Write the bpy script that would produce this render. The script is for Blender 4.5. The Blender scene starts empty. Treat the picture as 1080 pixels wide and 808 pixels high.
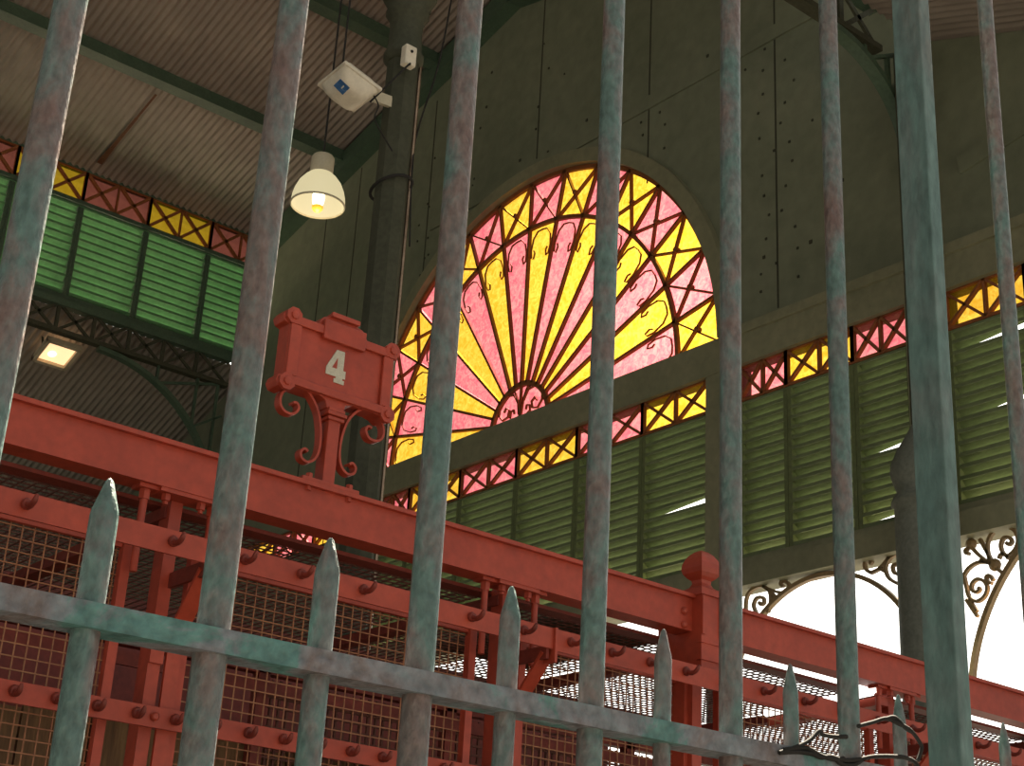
import bpy, bmesh, math, random
from mathutils import Vector, Matrix, Quaternion
random.seed(4)
PI = math.pi
SC = bpy.context.scene
COL = SC.collection
EYE = Vector((0, 0, 1.6))

# ---------------------------------------------------------------- camera geometry (1080 x 808)
FPX, YAW, PIT, ROL = 1644.12, 0.899042, 0.395416, 0.0577765
CD = Vector((math.cos(YAW)*math.cos(PIT), math.sin(YAW)*math.cos(PIT), math.sin(PIT)))
_r0 = Vector((math.sin(YAW), -math.cos(YAW), 0)); _u0 = _r0.cross(CD)
CR = _r0*math.cos(ROL) + _u0*math.sin(ROL)
CU = -_r0*math.sin(ROL) + _u0*math.cos(ROL)
def ray(x, y): return CD*FPX + CR*(x-540) - CU*(y-404)
def onplane(x, y, n, c):
    """world point where the sight line of photo point (x, y) meets the real plane n.p = c (measured from the eye)"""
    v = ray(x, y); n = Vector(n)
    return EYE + v*(c/v.dot(n))
def onX(x, y, c): return onplane(x, y, (1, 0, 0), c)
def onY(x, y, c): return onplane(x, y, (0, 1, 0), c)
def onZ(x, y, c): return onplane(x, y, (0, 0, 1), c-1.6)
FA = math.radians(-2.836)
FS = Vector((math.cos(FA), math.sin(FA), 0)); FN = Vector((-math.sin(FA), math.cos(FA), 0))
FD = 1.8
def fence(s, z, o=0.0): return EYE + FS*(s*FD) + FN*(FD+o) + Vector((0, 0, z*FD))

# ---------------------------------------------------------------- mesh helper
class MB:
    def __init__(self): self.v = []; self.f = []; self.smooth = []
    def add(self, vs, fs, smooth=False):
        o = len(self.v); self.v += [Vector(p) for p in vs]
        self.f += [tuple(i+o for i in f) for f in fs]; self.smooth += [smooth]*len(fs)
        return self
    def box(self, c, s, ax=None):
        c = Vector(c); a = ax or (Vector((1,0,0)), Vector((0,1,0)), Vector((0,0,1)))
        vs = [c + a[0]*(i*s[0]/2) + a[1]*(j*s[1]/2) + a[2]*(k*s[2]/2) for i in (-1,1) for j in (-1,1) for k in (-1,1)]
        return self.add(vs, [(0,1,3,2),(4,6,7,5),(0,4,5,1),(2,3,7,6),(0,2,6,4),(1,5,7,3)])
    def bb(self, x0, x1, y0, y1, z0, z1):
        return self.box(((x0+x1)/2,(y0+y1)/2,(z0+z1)/2), (abs(x1-x0),abs(y1-y0),abs(z1-z0)))
    def bar(self, p, q, w, h, up=(0,0,1)):
        """rectangular bar p->q, w across, h along up"""
        p = Vector(p); q = Vector(q); d = (q-p); L = d.length
        if L < 1e-7: return self
        d /= L; up = Vector(up)
        s = d.cross(up)
        if s.length < 1e-4: s = d.cross(Vector((1,0,0)))
        s.normalize(); u = s.cross(d)
        return self.box((p+q)/2, (L, w, h), (d, s, u))
    def tube(self, pts, r, n=10, cap=True):
        pts = [Vector(p) for p in pts]; m = len(pts)
        rs = r if isinstance(r, (list, tuple)) else [r]*m
        t0 = (pts[1]-pts[0]).normalized()
        a = t0.orthogonal().normalized(); rings = []
        for i in range(m):
            t = (pts[min(i+1,m-1)]-pts[max(i-1,0)]).normalized()
            a = (a - t*a.dot(t)).normalized(); b = t.cross(a)
            rings.append([pts[i] + (a*math.cos(2*PI*k/n) + b*math.sin(2*PI*k/n))*rs[i] for k in range(n)])
        vs = [p for g in rings for p in g]; fs = []
        for i in range(m-1):
            for k in range(n):
                k2 = (k+1) % n
                fs.append((i*n+k, i*n+k2, (i+1)*n+k2, (i+1)*n+k))
        self.add(vs, fs, n > 5)
        if cap:
            self.add(rings[0], [tuple(range(n))[::-1]]); self.add(rings[-1], [tuple(range(n))])
        return self
    def lathe(self, c, prof, n=24, axis=(0,0,1), start=0.0, smooth=True, cap=True):
        """prof: (radius, height) pairs"""
        c = Vector(c); ax = Vector(axis).normalized()
        a = Vector((1,0,0)) if abs(ax.x) < .9 else Vector((0,1,0))
        a = (a - ax*a.dot(ax)).normalized(); b = ax.cross(a); vs = []
        for r, h in prof:
            for k in range(n):
                t = start + 2*PI*k/n
                vs.append(c + ax*h + (a*math.cos(t) + b*math.sin(t))*r)
        fs = []
        for i in range(len(prof)-1):
            for k in range(n):
                k2 = (k+1) % n
                fs.append((i*n+k, i*n+k2, (i+1)*n+k2, (i+1)*n+k))
        self.add(vs, fs, smooth)
        if cap:
            self.add(vs[:n], [tuple(range(n))[::-1]]); self.add(vs[-n:], [tuple(range(n))])
        return self
    def sqlathe(self, c, prof):
        return self.lathe(c, [(r*math.sqrt(2), h) for r, h in prof], 4, start=PI/4, smooth=False)
    def prism(self, pts, ext):
        """planar outline (world points), extruded by vector ext"""
        pts = [Vector(p) for p in pts]; n = len(pts); ext = Vector(ext)
        vs = pts + [p+ext for p in pts]
        fs = [tuple(range(n))[::-1], tuple(range(n, 2*n))] + [(i, (i+1) % n, n+(i+1) % n, n+i) for i in range(n)]
        return self.add(vs, fs)
    def ribbon(self, pts, thick, depthvec):
        """flat strip following pts, thick in the plane, deep along depthvec"""
        pts = [Vector(p) for p in pts]; dv = Vector(depthvec); dn = dv.normalized(); m = len(pts); vs = []
        for i in range(m):
            t = (pts[min(i+1,m-1)]-pts[max(i-1,0)]).normalized(); s = t.cross(dn).normalized()
            th = thick[i] if isinstance(thick, list) else thick
            for a, b in ((-.5,-.5),(.5,-.5),(.5,.5),(-.5,.5)):
                vs.append(pts[i] + s*(a*th) + dv*b)
        fs = []
        for i in range(m-1):
            for k in range(4):
                k2 = (k+1) % 4
                fs.append((i*4+k, i*4+k2, (i+1)*4+k2, (i+1)*4+k))
        fs += [(3,2,1,0), tuple((m-1)*4+k for k in range(4))]
        return self.add(vs, fs)
    def build(self, name, mat, parent=None, bevel=0.0):
        me = bpy.data.meshes.new(name)
        off = OFF.get(parent.name, Vector()) if parent else Vector()
        me.from_pydata([tuple(p-off) for p in self.v], [], self.f)
        me.polygons.foreach_set('use_smooth', self.smooth)
        bm = bmesh.new(); bm.from_mesh(me)
        bmesh.ops.recalc_face_normals(bm, faces=bm.faces)
        bm.to_mesh(me); bm.free(); me.update()
        me.materials.append(mat)
        o = bpy.data.objects.new(name, me); COL.objects.link(o)
        if parent: o.parent = parent; OFF[o.name] = off
        if bevel:
            b = o.modifiers.new('bevel', 'BEVEL'); b.width = bevel; b.segments = 2; b.limit_method = 'ANGLE'
        return o
OFF = {}
def tag(o, label, cat, group=None, kind=None):
    o['label'] = label
    o['category'] = cat
    if group: o['group'] = group
    if kind: o['kind'] = kind
    return o
def thing(name, label, cat, loc, group=None):
    o = bpy.data.objects.new(name, None); COL.objects.link(o); o.location = loc
    o.empty_display_size = .1
    OFF[o.name] = Vector(loc)
    return tag(o, label, cat, group)
def struct(o, label=None, cat='building'):
    o['kind'] = 'structure'
    if label: o['label'] = label; o['category'] = cat
    return o
def cat_rom(pts, k=6):
    pts = [Vector(p) for p in pts]; out = []
    for i in range(len(pts)-1):
        p0, p1, p2, p3 = pts[max(i-1,0)], pts[i], pts[i+1], pts[min(i+2,len(pts)-1)]
        for j in range(k):
            t = j/k
            out.append(.5*((2*p1)+(p2-p0)*t+(2*p0-5*p1+4*p2-p3)*t*t+(3*p1-p0-3*p2+p3)*t**3))
    return out+[pts[-1]]

# ---------------------------------------------------------------- materials
def nodes(name):
    m = bpy.data.materials.new(name); m.use_nodes = True
    nt = m.node_tree; nt.nodes.clear()
    out = nt.nodes.new('ShaderNodeOutputMaterial')
    return m, nt, out
def N(nt, t, **kw):
    n = nt.nodes.new(t)
    for k, v in kw.items():
        if k.startswith('i_'): n.inputs[k[2:].replace('_', ' ')].default_value = v
        else: setattr(n, k, v)
    return n
def ramp(nt, stops, src):
    r = nt.nodes.new('ShaderNodeValToRGB'); e = r.color_ramp.elements
    while len(e) < len(stops): e.new(.5)
    for k, (p, c) in enumerate(stops):
        e[k].position = p; e[k].color = tuple(c)+(1,) if len(c) == 3 else c
    nt.links.new(src, r.inputs[0]); return r
def paint(name, stops, scale=6, rough=.5, bump=.15, detail=8, metallic=0.0, coords='Object', dist=.3, stretch=None, spec=.5, fine=.35):
    m, nt, out = nodes(name)
    tc = N(nt, 'ShaderNodeTexCoord'); src = tc.outputs[coords]
    if stretch:
        mp = N(nt, 'ShaderNodeMapping'); mp.inputs['Scale'].default_value = stretch
        nt.links.new(src, mp.inputs[0]); src = mp.outputs[0]
    n1 = N(nt, 'ShaderNodeTexNoise', i_Scale=scale, i_Detail=detail, i_Roughness=.65, i_Distortion=dist)
    nt.links.new(src, n1.inputs['Vector'])
    r = ramp(nt, stops, n1.outputs['Fac'])
    n2 = N(nt, 'ShaderNodeTexNoise', i_Scale=scale*9, i_Detail=4)
    nt.links.new(src, n2.inputs['Vector'])
    mul = N(nt, 'ShaderNodeMix', data_type='RGBA', blend_type='MULTIPLY'); mul.inputs[0].default_value = fine
    r2 = ramp(nt, [(.3, (.45,.45,.45)), (.7, (1.25,1.25,1.25))], n2.outputs['Fac'])
    nt.links.new(r.outputs[0], mul.inputs[6]); nt.links.new(r2.outputs[0], mul.inputs[7])
    b = N(nt, 'ShaderNodeBsdfPrincipled', i_Roughness=rough, i_Metallic=metallic)
    b.inputs['Specular IOR Level'].default_value = spec
    nt.links.new(mul.outputs[2], b.inputs['Base Color'])
    bp = N(nt, 'ShaderNodeBump', i_Strength=bump, i_Distance=.01)
    nt.links.new(n2.outputs['Fac'], bp.inputs['Height']); nt.links.new(bp.outputs[0], b.inputs['Normal'])
    nt.links.new(b.outputs[0], out.inputs[0])
    return m
def glass(name, base, spark, scale=14, lo=.42, hi=.72, trans=1.0):
    """coloured textured window glass: light from the sky really passes through it"""
    m, nt, out = nodes(name)
    tc = N(nt, 'ShaderNodeTexCoord')
    n1 = N(nt, 'ShaderNodeTexNoise', i_Scale=scale, i_Detail=3, i_Roughness=.6, i_Distortion=1.2)
    nt.links.new(tc.outputs['Object'], n1.inputs['Vector'])
    r = ramp(nt, [(lo, base), (hi, spark)], n1.outputs['Fac'])
    t = N(nt, 'ShaderNodeBsdfTransparent'); nt.links.new(r.outputs[0], t.inputs[0])
    tl = N(nt, 'ShaderNodeBsdfTranslucent'); nt.links.new(r.outputs[0], tl.inputs[0])
    mx = N(nt, 'ShaderNodeMixShader'); mx.inputs[0].default_value = .08
    nt.links.new(t.outputs[0], mx.inputs[1]); nt.links.new(tl.outputs[0], mx.inputs[2])
    g = N(nt, 'ShaderNodeBsdfGlossy', i_Roughness=.2); g.inputs[0].default_value = (.6,.6,.6,1)
    m2 = N(nt, 'ShaderNodeMixShader'); m2.inputs[0].default_value = .02
    nt.links.new(mx.outputs[0], m2.inputs[1]); nt.links.new(g.outputs[0], m2.inputs[2])
    nt.links.new(m2.outputs[0], out.inputs[0])
    return m
def glow(name, col, strength, diffuse=None):
    m, nt, out = nodes(name)
    b = N(nt, 'ShaderNodeBsdfPrincipled', i_Roughness=.4)
    b.inputs['Base Color'].default_value = tuple(diffuse or col)+(1,)
    b.inputs['Emission Color'].default_value = tuple(col)+(1,)
    b.inputs['Emission Strength'].default_value = strength
    nt.links.new(b.outputs[0], out.inputs[0]); return m

M = {}
M['bar'] = paint('weathered_teal_iron', [(.30,(.075,.13,.122)),(.42,(.09,.16,.148)),(.50,(.125,.148,.145)),(.58,(.15,.122,.115)),(.68,(.14,.088,.078)),(.8,(.15,.18,.22))], scale=11, rough=.42, bump=.5, dist=.4, fine=.7, stretch=(1,1,.55))
M['rail'] = paint('weathered_teal_rail', [(.32,(.06,.15,.145)),(.45,(.085,.20,.185)),(.50,(.155,.185,.205)),(.58,(.175,.17,.185)),(.70,(.13,.085,.07))], scale=6, rough=.5, bump=.5, dist=.6, fine=.75)
M['post'] = paint('dull_teal_post', [(.32,(.085,.155,.15)),(.46,(.105,.18,.17)),(.58,(.125,.17,.165)),(.74,(.15,.135,.12))], scale=6, rough=.55, bump=.3, dist=.4, fine=.6, stretch=(1,1,.4))
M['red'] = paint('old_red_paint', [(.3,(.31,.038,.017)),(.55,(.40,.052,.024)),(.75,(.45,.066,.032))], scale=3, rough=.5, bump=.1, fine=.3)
M['red_dark'] = paint('dark_red_paint', [(.3,(.13,.018,.011)),(.6,(.22,.03,.017)),(.8,(.26,.04,.02))], scale=4, rough=.6, bump=.15)  # deeper red for rear members, bracket arms and hooks
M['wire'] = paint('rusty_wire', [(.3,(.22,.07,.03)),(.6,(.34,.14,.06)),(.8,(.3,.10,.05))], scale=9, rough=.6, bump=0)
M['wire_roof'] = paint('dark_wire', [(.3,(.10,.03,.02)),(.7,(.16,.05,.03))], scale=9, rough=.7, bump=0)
M['wood'] = paint('old_boards', [(.3,(.09,.045,.020)),(.55,(.19,.10,.042)),(.75,(.28,.17,.075))], scale=2.0, rough=.8, stretch=(6,6,.7), bump=.3)
M['gable'] = paint('olive_gable_paint', [(.3,(.135,.155,.10)),(.55,(.175,.195,.13)),(.75,(.205,.215,.145))], scale=.6, rough=.75, bump=.1, fine=.25)
M['gable_trim'] = paint('olive_trim_paint', [(.3,(.17,.175,.105)),(.55,(.22,.22,.135)),(.75,(.25,.245,.155))], scale=1.2, rough=.6, bump=.1, fine=.25)
M['seam'] = paint('dark_seam', [(.3,(.03,.03,.018)),(.7,(.045,.045,.026))], scale=3, rough=.8)
M['louver'] = paint('green_slats', [(.3,(.115,.15,.068)),(.6,(.155,.195,.094)),(.8,(.185,.215,.112))], scale=1.5, rough=.5, bump=.05, stretch=(1,1,4))
M['louver_post'] = paint('olive_louver_post', [(.3,(.10,.13,.05)),(.7,(.14,.17,.07))], scale=2, rough=.6)
M['louver_far'] = paint('mint_green_slats', [(.3,(.075,.205,.085)),(.6,(.115,.28,.12)),(.8,(.14,.31,.15))], scale=1.5, rough=.5, bump=.05)
M['iron'] = paint('dark_green_iron', [(.3,(.045,.048,.030)),(.6,(.062,.064,.042)),(.8,(.085,.08,.052))], scale=3, rough=.75, bump=.1, spec=.2)
M['iron_hazed'] = paint('hazed_green_iron', [(.3,(.13,.145,.12)),(.6,(.17,.185,.155)),(.8,(.2,.21,.18))], scale=3, rough=.7, bump=.1, spec=.2)  # iron lightened: haze before the gable columns is put into the colour
M['iron_mid'] = paint('green_iron', [(.3,(.045,.085,.055)),(.6,(.065,.11,.07)),(.8,(.08,.12,.08))], scale=3, rough=.5, bump=.1)
M['lead'] = paint('window_iron', [(.3,(.20,.062,.016)),(.7,(.28,.09,.022))], scale=4, rough=.6, bump=0)  # orange-brown carries the glow that bright glass spills over the bars
M['scroll'] = paint('scroll_iron', [(.3,(.22,.15,.07)),(.7,(.30,.20,.09))], scale=4, rough=.5, bump=0)
M['roof'] = paint('corrugated_sheet', [(.25,(.195,.16,.13)),(.5,(.265,.225,.19)),(.75,(.32,.275,.225))], scale=.35, rough=.65, bump=.05, fine=.2)
M['roof_low'] = paint('corrugated_sheet_low', [(.25,(.20,.175,.14)),(.5,(.27,.24,.20)),(.75,(.31,.28,.235))], scale=.4, rough=.65, bump=.05, fine=.2)
M['rust'] = paint('rust_stain', [(.3,(.09,.03,.012)),(.7,(.16,.07,.03))], scale=5, rough=.9)
M['floor'] = paint('paving', [(.3,(.045,.042,.038)),(.7,(.07,.066,.06))], scale=1.2, rough=.9, bump=.1)
M['yellow'] = glass('yellow_glass', (.37,.185,.010), (.50,.33,.05), scale=11, lo=.36, hi=.80)
M['pink'] = glass('pink_glass', (.36,.058,.080), (.46,.17,.16), scale=11, lo=.36, hi=.80)
M['yellow_dim'] = glass('dimmed_yellow_glass', (.105,.065,.003), (.13,.085,.006), hi=.74)  # tint darkened to stand for the weaker sky behind the far strip
M['pink_dim'] = glass('dimmed_pink_glass', (.048,.014,.010), (.065,.02,.014), hi=.78)  # same darkening for the weaker sky, put into the pink tint
M['white'] = paint('aged_white_plastic', [(.3,(.55,.49,.38)),(.7,(.68,.62,.50))], scale=4, rough=.45, bump=.03, fine=.15)
M['cream'] = paint('cream_lamp_metal', [(.3,(.42,.37,.26)),(.7,(.52,.46,.33))], scale=5, rough=.5, bump=.03, fine=.15)
M['blue'] = paint('blue_sticker', [(.3,(.03,.09,.22)),(.6,(.05,.14,.32)),(.62,(.3,.42,.5))], scale=14, rough=.4, bump=0)
M['cable'] = paint('dark_cable', [(.3,(.02,.02,.018)),(.7,(.035,.032,.03))], scale=9, rough=.8, bump=0, spec=.1)
M['pipe'] = paint('rim_lit_pipe', [(.3,(.20,.13,.08)),(.7,(.45,.32,.22))], scale=5, rough=.22, bump=0, metallic=.8)  # warm tint stands for golden rim light from the fan window
M['numeral'] = paint('chalky_white_paint', [(.3,(.46,.42,.33)),(.7,(.62,.57,.46))], scale=25, rough=.8, bump=.05, fine=.3)
M['lamp_glass'] = glow('lit_bell_glass', (1.0,.87,.50), .66, (.12,.10,.07))
M['bulb'] = glow('hot_bulb', (1.0,.90,.62), 3)
M['bulb_tip'] = glow('amber_bulb_tip', (1.0,.33,.03), 1.1)
M['flood_lit'] = glow('lit_flood_panel', (1.0,.62,.33), 1.35)
M['flood_hot'] = glow('lit_flood_spot', (1.0,.72,.38), 4)
M['tube'] = glow('glowing_tube', (1.0,.97,.90), 2.2)

# ---------------------------------------------------------------- building dimensions (gable stands 12 m along X)
G = 12.0
def g(yy, zz, o=0.0): return Vector((G+o, yy*G, 1.6+zz*G))
W = 1.87*G                                   # far clerestory wall
AY = .70*G                                   # near arcade line
YC = (W+AY)/2; RS = .26; EAVE = 1.6+1.078*G
def roofz(y): return EAVE + RS*(W-y) if y > YC else EAVE + RS*(y-AY)
LOWL = lambda y: 1.6+.868*G - .36*(y-W)
LOWR = lambda y: 1.6+.843*G - .385*(AY-y)

# ---- ground
fl = MB().add([(-40,-40,0),(90,-40,0),(90,90,0),(-40,90,0)], [(0,1,2,3)]).build('floor', M['floor']); struct(fl)

# ---- gable wall (thick slab with an arched opening)
FC = (1.2425, .6165); FR = .3030; IR = .2430; HR = .0485
SILL = .6235
def arcpts(R, a0, a1, n, o=0.0):
    return [g(FC[0]-R*math.cos(a), FC[1]+R*math.sin(a), o) for a in [a0+(a1-a0)*i/n for i in range(n+1)]]
aS = math.asin((SILL-FC[1])/FR)
T = Vector((.085, 0, 0))
YL, YR = 2.45, .30
outline = [g(YL, SILL)] + [g(FC[0]+FR*math.cos(a), FC[1]+FR*math.sin(a)) for a in [aS+(PI-2*aS)*i/64 for i in range(65)]] + [g(YR, SILL),
    Vector((G, YR*G, LOWR(YR*G))), Vector((G, AY, LOWR(AY))), Vector((G, AY, roofz(AY+.001))), Vector((G, YC, roofz(YC))), Vector((G, W, EAVE)), Vector((G, W, LOWL(W))), Vector((G, YL*G, LOWL(YL*G)))]
gw = MB().prism(outline, T)
gw.bb(G, G+.085, 1.515*G, YL*G, 0, 1.6+.5545*G); gw.bb(G, G+.085, 1.515*G, YL*G, 1.6+.5885*G, 1.6+SILL*G-.001); gw.bb(G, G+.085, 1.861*G, YL*G, 1.6+.5546*G, 1.6+.5884*G)          # solid wall under the fan's far side
gw.bb(G, G+.085, YR*G, .40*G, 0, 1.6+SILL*G-.001)
wg = gw.build('wall_end', M['gable']); struct(wg)
# seams of the wall panels + faint diagonal strap
sm = MB()
for yy, z0, z1 in ((1.2355,.925,1.20),(1.047,.70+.14,1.17),(.868,.634,1.05),(1.45,.84,1.13),(1.37,.90,1.15),(1.62,.2,1.10),(1.70,.2,1.085)):
    sm.bb(G-.004, G, yy*G-.012, yy*G+.012, 1.6+z0*G, 1.6+z1*G)
o = sm.build('trim_1', M['seam']); struct(o)
sm = MB(); sm.bar(g(1.44,.940,-.012), g(.73,.940,-.012), .03, .20)
sm.bar(g(.665,.70,-.012), g(.40,.745,-.012), .03, .20)
o = sm.build('trim_2', M['gable']); struct(o)
# rivets of the gable sheets
rv = MB()
for yy in (1.225,1.065,1.03,.88,.855,1.44,1.46,1.36):
    for k in range(22):
        z = .66+k*.024+random.uniform(-.004,.004); y2 = yy+random.uniform(-.012,.012)
        if (y2-FC[0])**2+(z-FC[1])**2 < (FR+.03)**2 or z > .84+.1*(y2): continue
        rv.box(g(y2, z, -.006), (.012, .028, .028))
for k in range(70):
    y2 = random.uniform(.74, 1.46); z = random.uniform(.66, 1.12)
    if (y2-FC[0])**2+(z-FC[1])**2 < (FR+.03)**2: continue
    s = random.uniform(.015,.04); rv.box(g(y2, z, -.006), (.012, s, s))
o = rv.build('trim_3', M['seam']); struct(o)
# rake beams under the roof on the gable
rk = MB()
rk.bar(Vector((G-.12, W, EAVE-.30)), Vector((G-.12, YC, roofz(YC)-.30)), .24, .34)
rk.bar(Vector((G-.12, AY, EAVE-.30)), Vector((G-.12, YC, roofz(YC)-.30)), .24, .34)
o = rk.build('trim_4', M['iron_mid']); struct(o)
# arch moulding round the fan
am = MB(); am.ribbon(arcpts(FR+.010, aS, PI-aS, 64, -.03), .20, (.14, 0, 0))
o = am.build('trim_5', M['gable_trim']); struct(o)
# band under the fan, beam over the arcade
tb = MB(); tb.bb(G-.06, G+.2, YR*G, 1.56*G, 1.6+.5885*G, 1.6+.6240*G)
tb.bb(G-.10, G+.2, YR*G, .935*G, 1.6+.618*G, 1.6+.6275*G)
o = tb.build('trim_6', M['gable_trim']); struct(o)
tb = MB(); tb.bb(G-.08, G+.25, YR*G, 1.56*G, 1.6+.3745*G, 1.6+.3945*G); tb.bb(G-.02, G+.25, YR*G, 1.56*G, 1.6+.3945*G, 1.6+.4015*G)
o = tb.build('trim_7', M['gable_trim']); struct(o)
pp = MB()
for a, b in ((.956,.918),(.725,.688),(1.56,1.505)):
    pp.bb(G-.05, G+.22, a*G, b*G, 1.6+.3945*G, 1.6+.60*G)
o = pp.build('trim_8', M['gable_trim']); struct(o)

# ---- fan window
wn = bpy.data.objects.new('window_1', None); COL.objects.link(wn); wn.location = g(FC[0], SILL); OFF['window_1'] = g(FC[0], SILL); wn['kind'] = 'structure'
wn['label'] = 'half-round fan window of alternating pink and yellow glass rays in the gable'; wn['category'] = 'window'
GX = .05
NW = 16
def polar(R, a, o=GX):
    """a runs from the near (camera-right) end of the fan; clipped at the sill"""
    z = FC[1]+R*math.sin(a)
    return g(FC[0]-R*math.cos(a), max(z, SILL-.002), o)
glz = {'pink': MB(), 'yellow': MB()}
def sector(mb, R0, R1, a0, a1, n=8):
    P = [polar(R0, a0+(a1-a0)*i/n) for i in range(n+1)]; Q = [polar(R1, a0+(a1-a0)*i/n) for i in range(n+1)]
    mb.add(P+Q, [(i, i+1, n+2+i, n+1+i) for i in range(n)])
for k in range(NW):
    a0, a1 = PI*k/NW, PI*(k+1)/NW
    sector(glz['pink' if k % 2 == 0 else 'yellow'], HR, IR, a0, a1)
    sector(glz['yellow' if k % 2 == 0 else 'pink'], IR, FR+.004, a0, a1)
n = 24
P = [polar(HR, PI*i/n) for i in range(n+1)]
glz['pink'].add(P+[g(FC[0], SILL-.002, GX)], [(i, i+1, n+1) for i in range(n)])
o = glz['pink'].build('pink_glass', M['pink'], wn); o['label'] = 'pink textured glass rays and hub'
o = glz['yellow'].build('yellow_glass', M['yellow'], wn); o['label'] = 'yellow textured glass rays'
mu = MB(); DV = (.05, 0, 0); GM = .02
mu.ribbon([polar(IR, PI*i/80, GM) for i in range(81)], .055, DV)
mu.ribbon([polar(HR, PI*i/40, GM) for i in range(41)], .07, DV)
mu.ribbon([polar(FR-.001, PI*i/80, GM) for i in range(81)], .06, DV)
for k in range(1, NW):
    a = PI*k/NW
    mu.bar(polar(HR, a, GM), polar(FR, a, GM), .05, .045, (1,0,0)) if False else mu.ribbon([polar(HR, a, GM), polar((HR+FR)/2, a, GM), polar(FR, a, GM)], .036, DV)
fr = mu.build('muntins', M['lead'], wn)
xs = MB()
for k in range(NW):
    a0, a1 = PI*k/NW, PI*(k+1)/NW; e = .006
    for p, q in (((IR, a0), (FR, a1)), ((FR, a0), (IR, a1))):
        xs.ribbon([polar(p[0], p[1], GM), (polar(p[0], p[1], GM)+polar(q[0], q[1], GM))/2, polar(q[0], q[1], GM)], .022, DV)
    c = (polar(IR, a0, GM)+polar(FR, a1, GM)+polar(FR, a0, GM)+polar(IR, a1, GM))/4
    xs.lathe(c+Vector((-.04,0,0)), [(.036,0),(.036,.07)], 8, axis=(1,0,0), smooth=False)
xs.build('cross_braces', M['lead'], wn)
def scroll2d(cx, cy, r, a0, turns, n=26, grow=.22):
    """spiral from its outside inwards; returns 2-D points"""
    return [(cx + r*(1-(1-grow)*i/n)*math.cos(a0+turns*2*PI*i/n), cy + r*(1-(1-grow)*i/n)*math.sin(a0+turns*2*PI*i/n)) for i in range(n+1)]
sw = MB()
for k in range(NW):                              # a little double scroll at the outer end of every ray
    am_ = PI*(k+.5)/NW; half = IR*math.sin(PI/NW/2)
    def loc(u, v):                                # u across the ray, v inwards from the ring
        R = IR-.004-v
        c = g(FC[0], FC[1], GM)
        p = c + (Vector((0, -math.cos(am_), math.sin(am_)))*R + Vector((0, math.sin(am_), math.cos(am_)))*u)*G
        p.z = max(p.z, 1.6+SILL*G); return p
    for sgn in (-1, 1):
        pts = [(0, .003), (sgn*half*.35, .004), (sgn*half*.62, .012), (sgn*half*.70, .026), (sgn*half*.62, .036), (sgn*half*.46, .038), (sgn*half*.40, .031), (sgn*half*.50, .027)]
        sw.ribbon([loc(*p) for p in pts], .015, (.02, 0, 0))
for sgn in (-1, 1):                               # hub ornament
    base = (0, .003)
    pts = [(0,.004),(.010,.002),(.017,.006),(.016,.013),(.011,.014),(.010,.009)]
    sw.ribbon([g(FC[0]+sgn*u, SILL+v, GM) for u, v in pts], .018, (.03,0,0))
    big = [(.002,.006),(.004,.020),(.012,.032),(.026,.034),(.036,.026),(.037,.014),(.030,.006),(.021,.008),(.019,.016),(.025,.020),(.028,.015)]
    sw.ribbon([g(FC[0]+sgn*u, SILL+v, GM) for u, v in big], .020, (.03,0,0))
    lf = [(.001,.006),(.005,.024),(.010,.034),(.014,.038),(.015,.034)]
    sw.ribbon([g(FC[0]+sgn*u, SILL+v, GM) for u, v in lf], .016, (.03,0,0))
sw.ribbon([g(FC[0], SILL, GM), g(FC[0], SILL+.02, GM), g(FC[0], SILL+.041, GM)], .035, (.03,0,0))
sw.build('scrollwork', M['lead'], wn)

# ---- strips of small panes and the louver panels below
def strip(name, label, cells, z0, z1, P, first, mats, lead, xw=.03):
    """cells: boundaries; P(u, z, o) gives a wall point; each cell holds two crossed panes"""
    w = bpy.data.objects.new(name, None); COL.objects.link(w); w.location = P(cells[0], z0, 0); OFF[w.name] = Vector(w.location)
    w['kind'] = 'structure'; w['label'] = label; w['category'] = 'window'
    gm = [MB(), MB()]; lm = MB()
    for i in range(len(cells)-1):
        a, b = cells[i], cells[i+1]
        gm[(i+first) % 2].add([P(a,z0,.05), P(b,z0,.05), P(b,z1,.05), P(a,z1,.05)], [(0,1,2,3)])
        m = (a+b)/2
        dv = P(a,z0,1)-P(a,z0,0)
        for u, t in ((a+.0008*(b-a),.05),(m,.03),(b-.0008*(b-a),.05)):
            lm.ribbon([P(u,z0,.02), P(u,(z0+z1)/2,.02), P(u,z1,.02)], t, dv*.05)
        for u0, u1 in ((a,m),(m,b)):
            for za, zb in ((z0,z1),(z1,z0)):
                lm.ribbon([P(u0,za,.02), P((u0+u1)/2,(za+zb)/2,.02), P(u1,zb,.02)], xw, dv*.05)
    for zz in (z0, z1):
        lm.ribbon([P(cells[0],zz,.02), P((cells[0]+cells[-1])/2,zz,.02), P(cells[-1],zz,.02)], .034, dv*.04)
    for k, nm in ((0,'pink_glass'),(1,'yellow_glass')):
        if gm[k].v: gm[k].build(nm, mats[k], w)
    lm.build('lattice', lead, w)
    return w
PG = lambda u, z, o: g(u, z, o)
CU1 = [1.51,1.4395,1.3415,1.2420,1.1440,1.0465,.956]
strip('window_2', 'strip of crossed pink and yellow panes under the fan window', CU1, .5545, .5885, PG, 0, (M['pink'], M['yellow']), M['lead'])
strip('window_6', 'strip of crossed panes glimpsed through the stall roof mesh below the sign', [1.86,1.74,1.645,1.55,1.515], .5545, .5885, PG, 1, (M['pink'], M['yellow']), M['lead'])
CU2 = [.918,.860,.7845,.725]
strip('window_3', 'strip of crossed pink and yellow panes over the louvers beyond the thin post', CU2, .5545, .5885, PG, 0, (M['pink'], M['yellow']), M['lead'])
CU3 = [.688,.612,.536,.46,.40]
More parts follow.
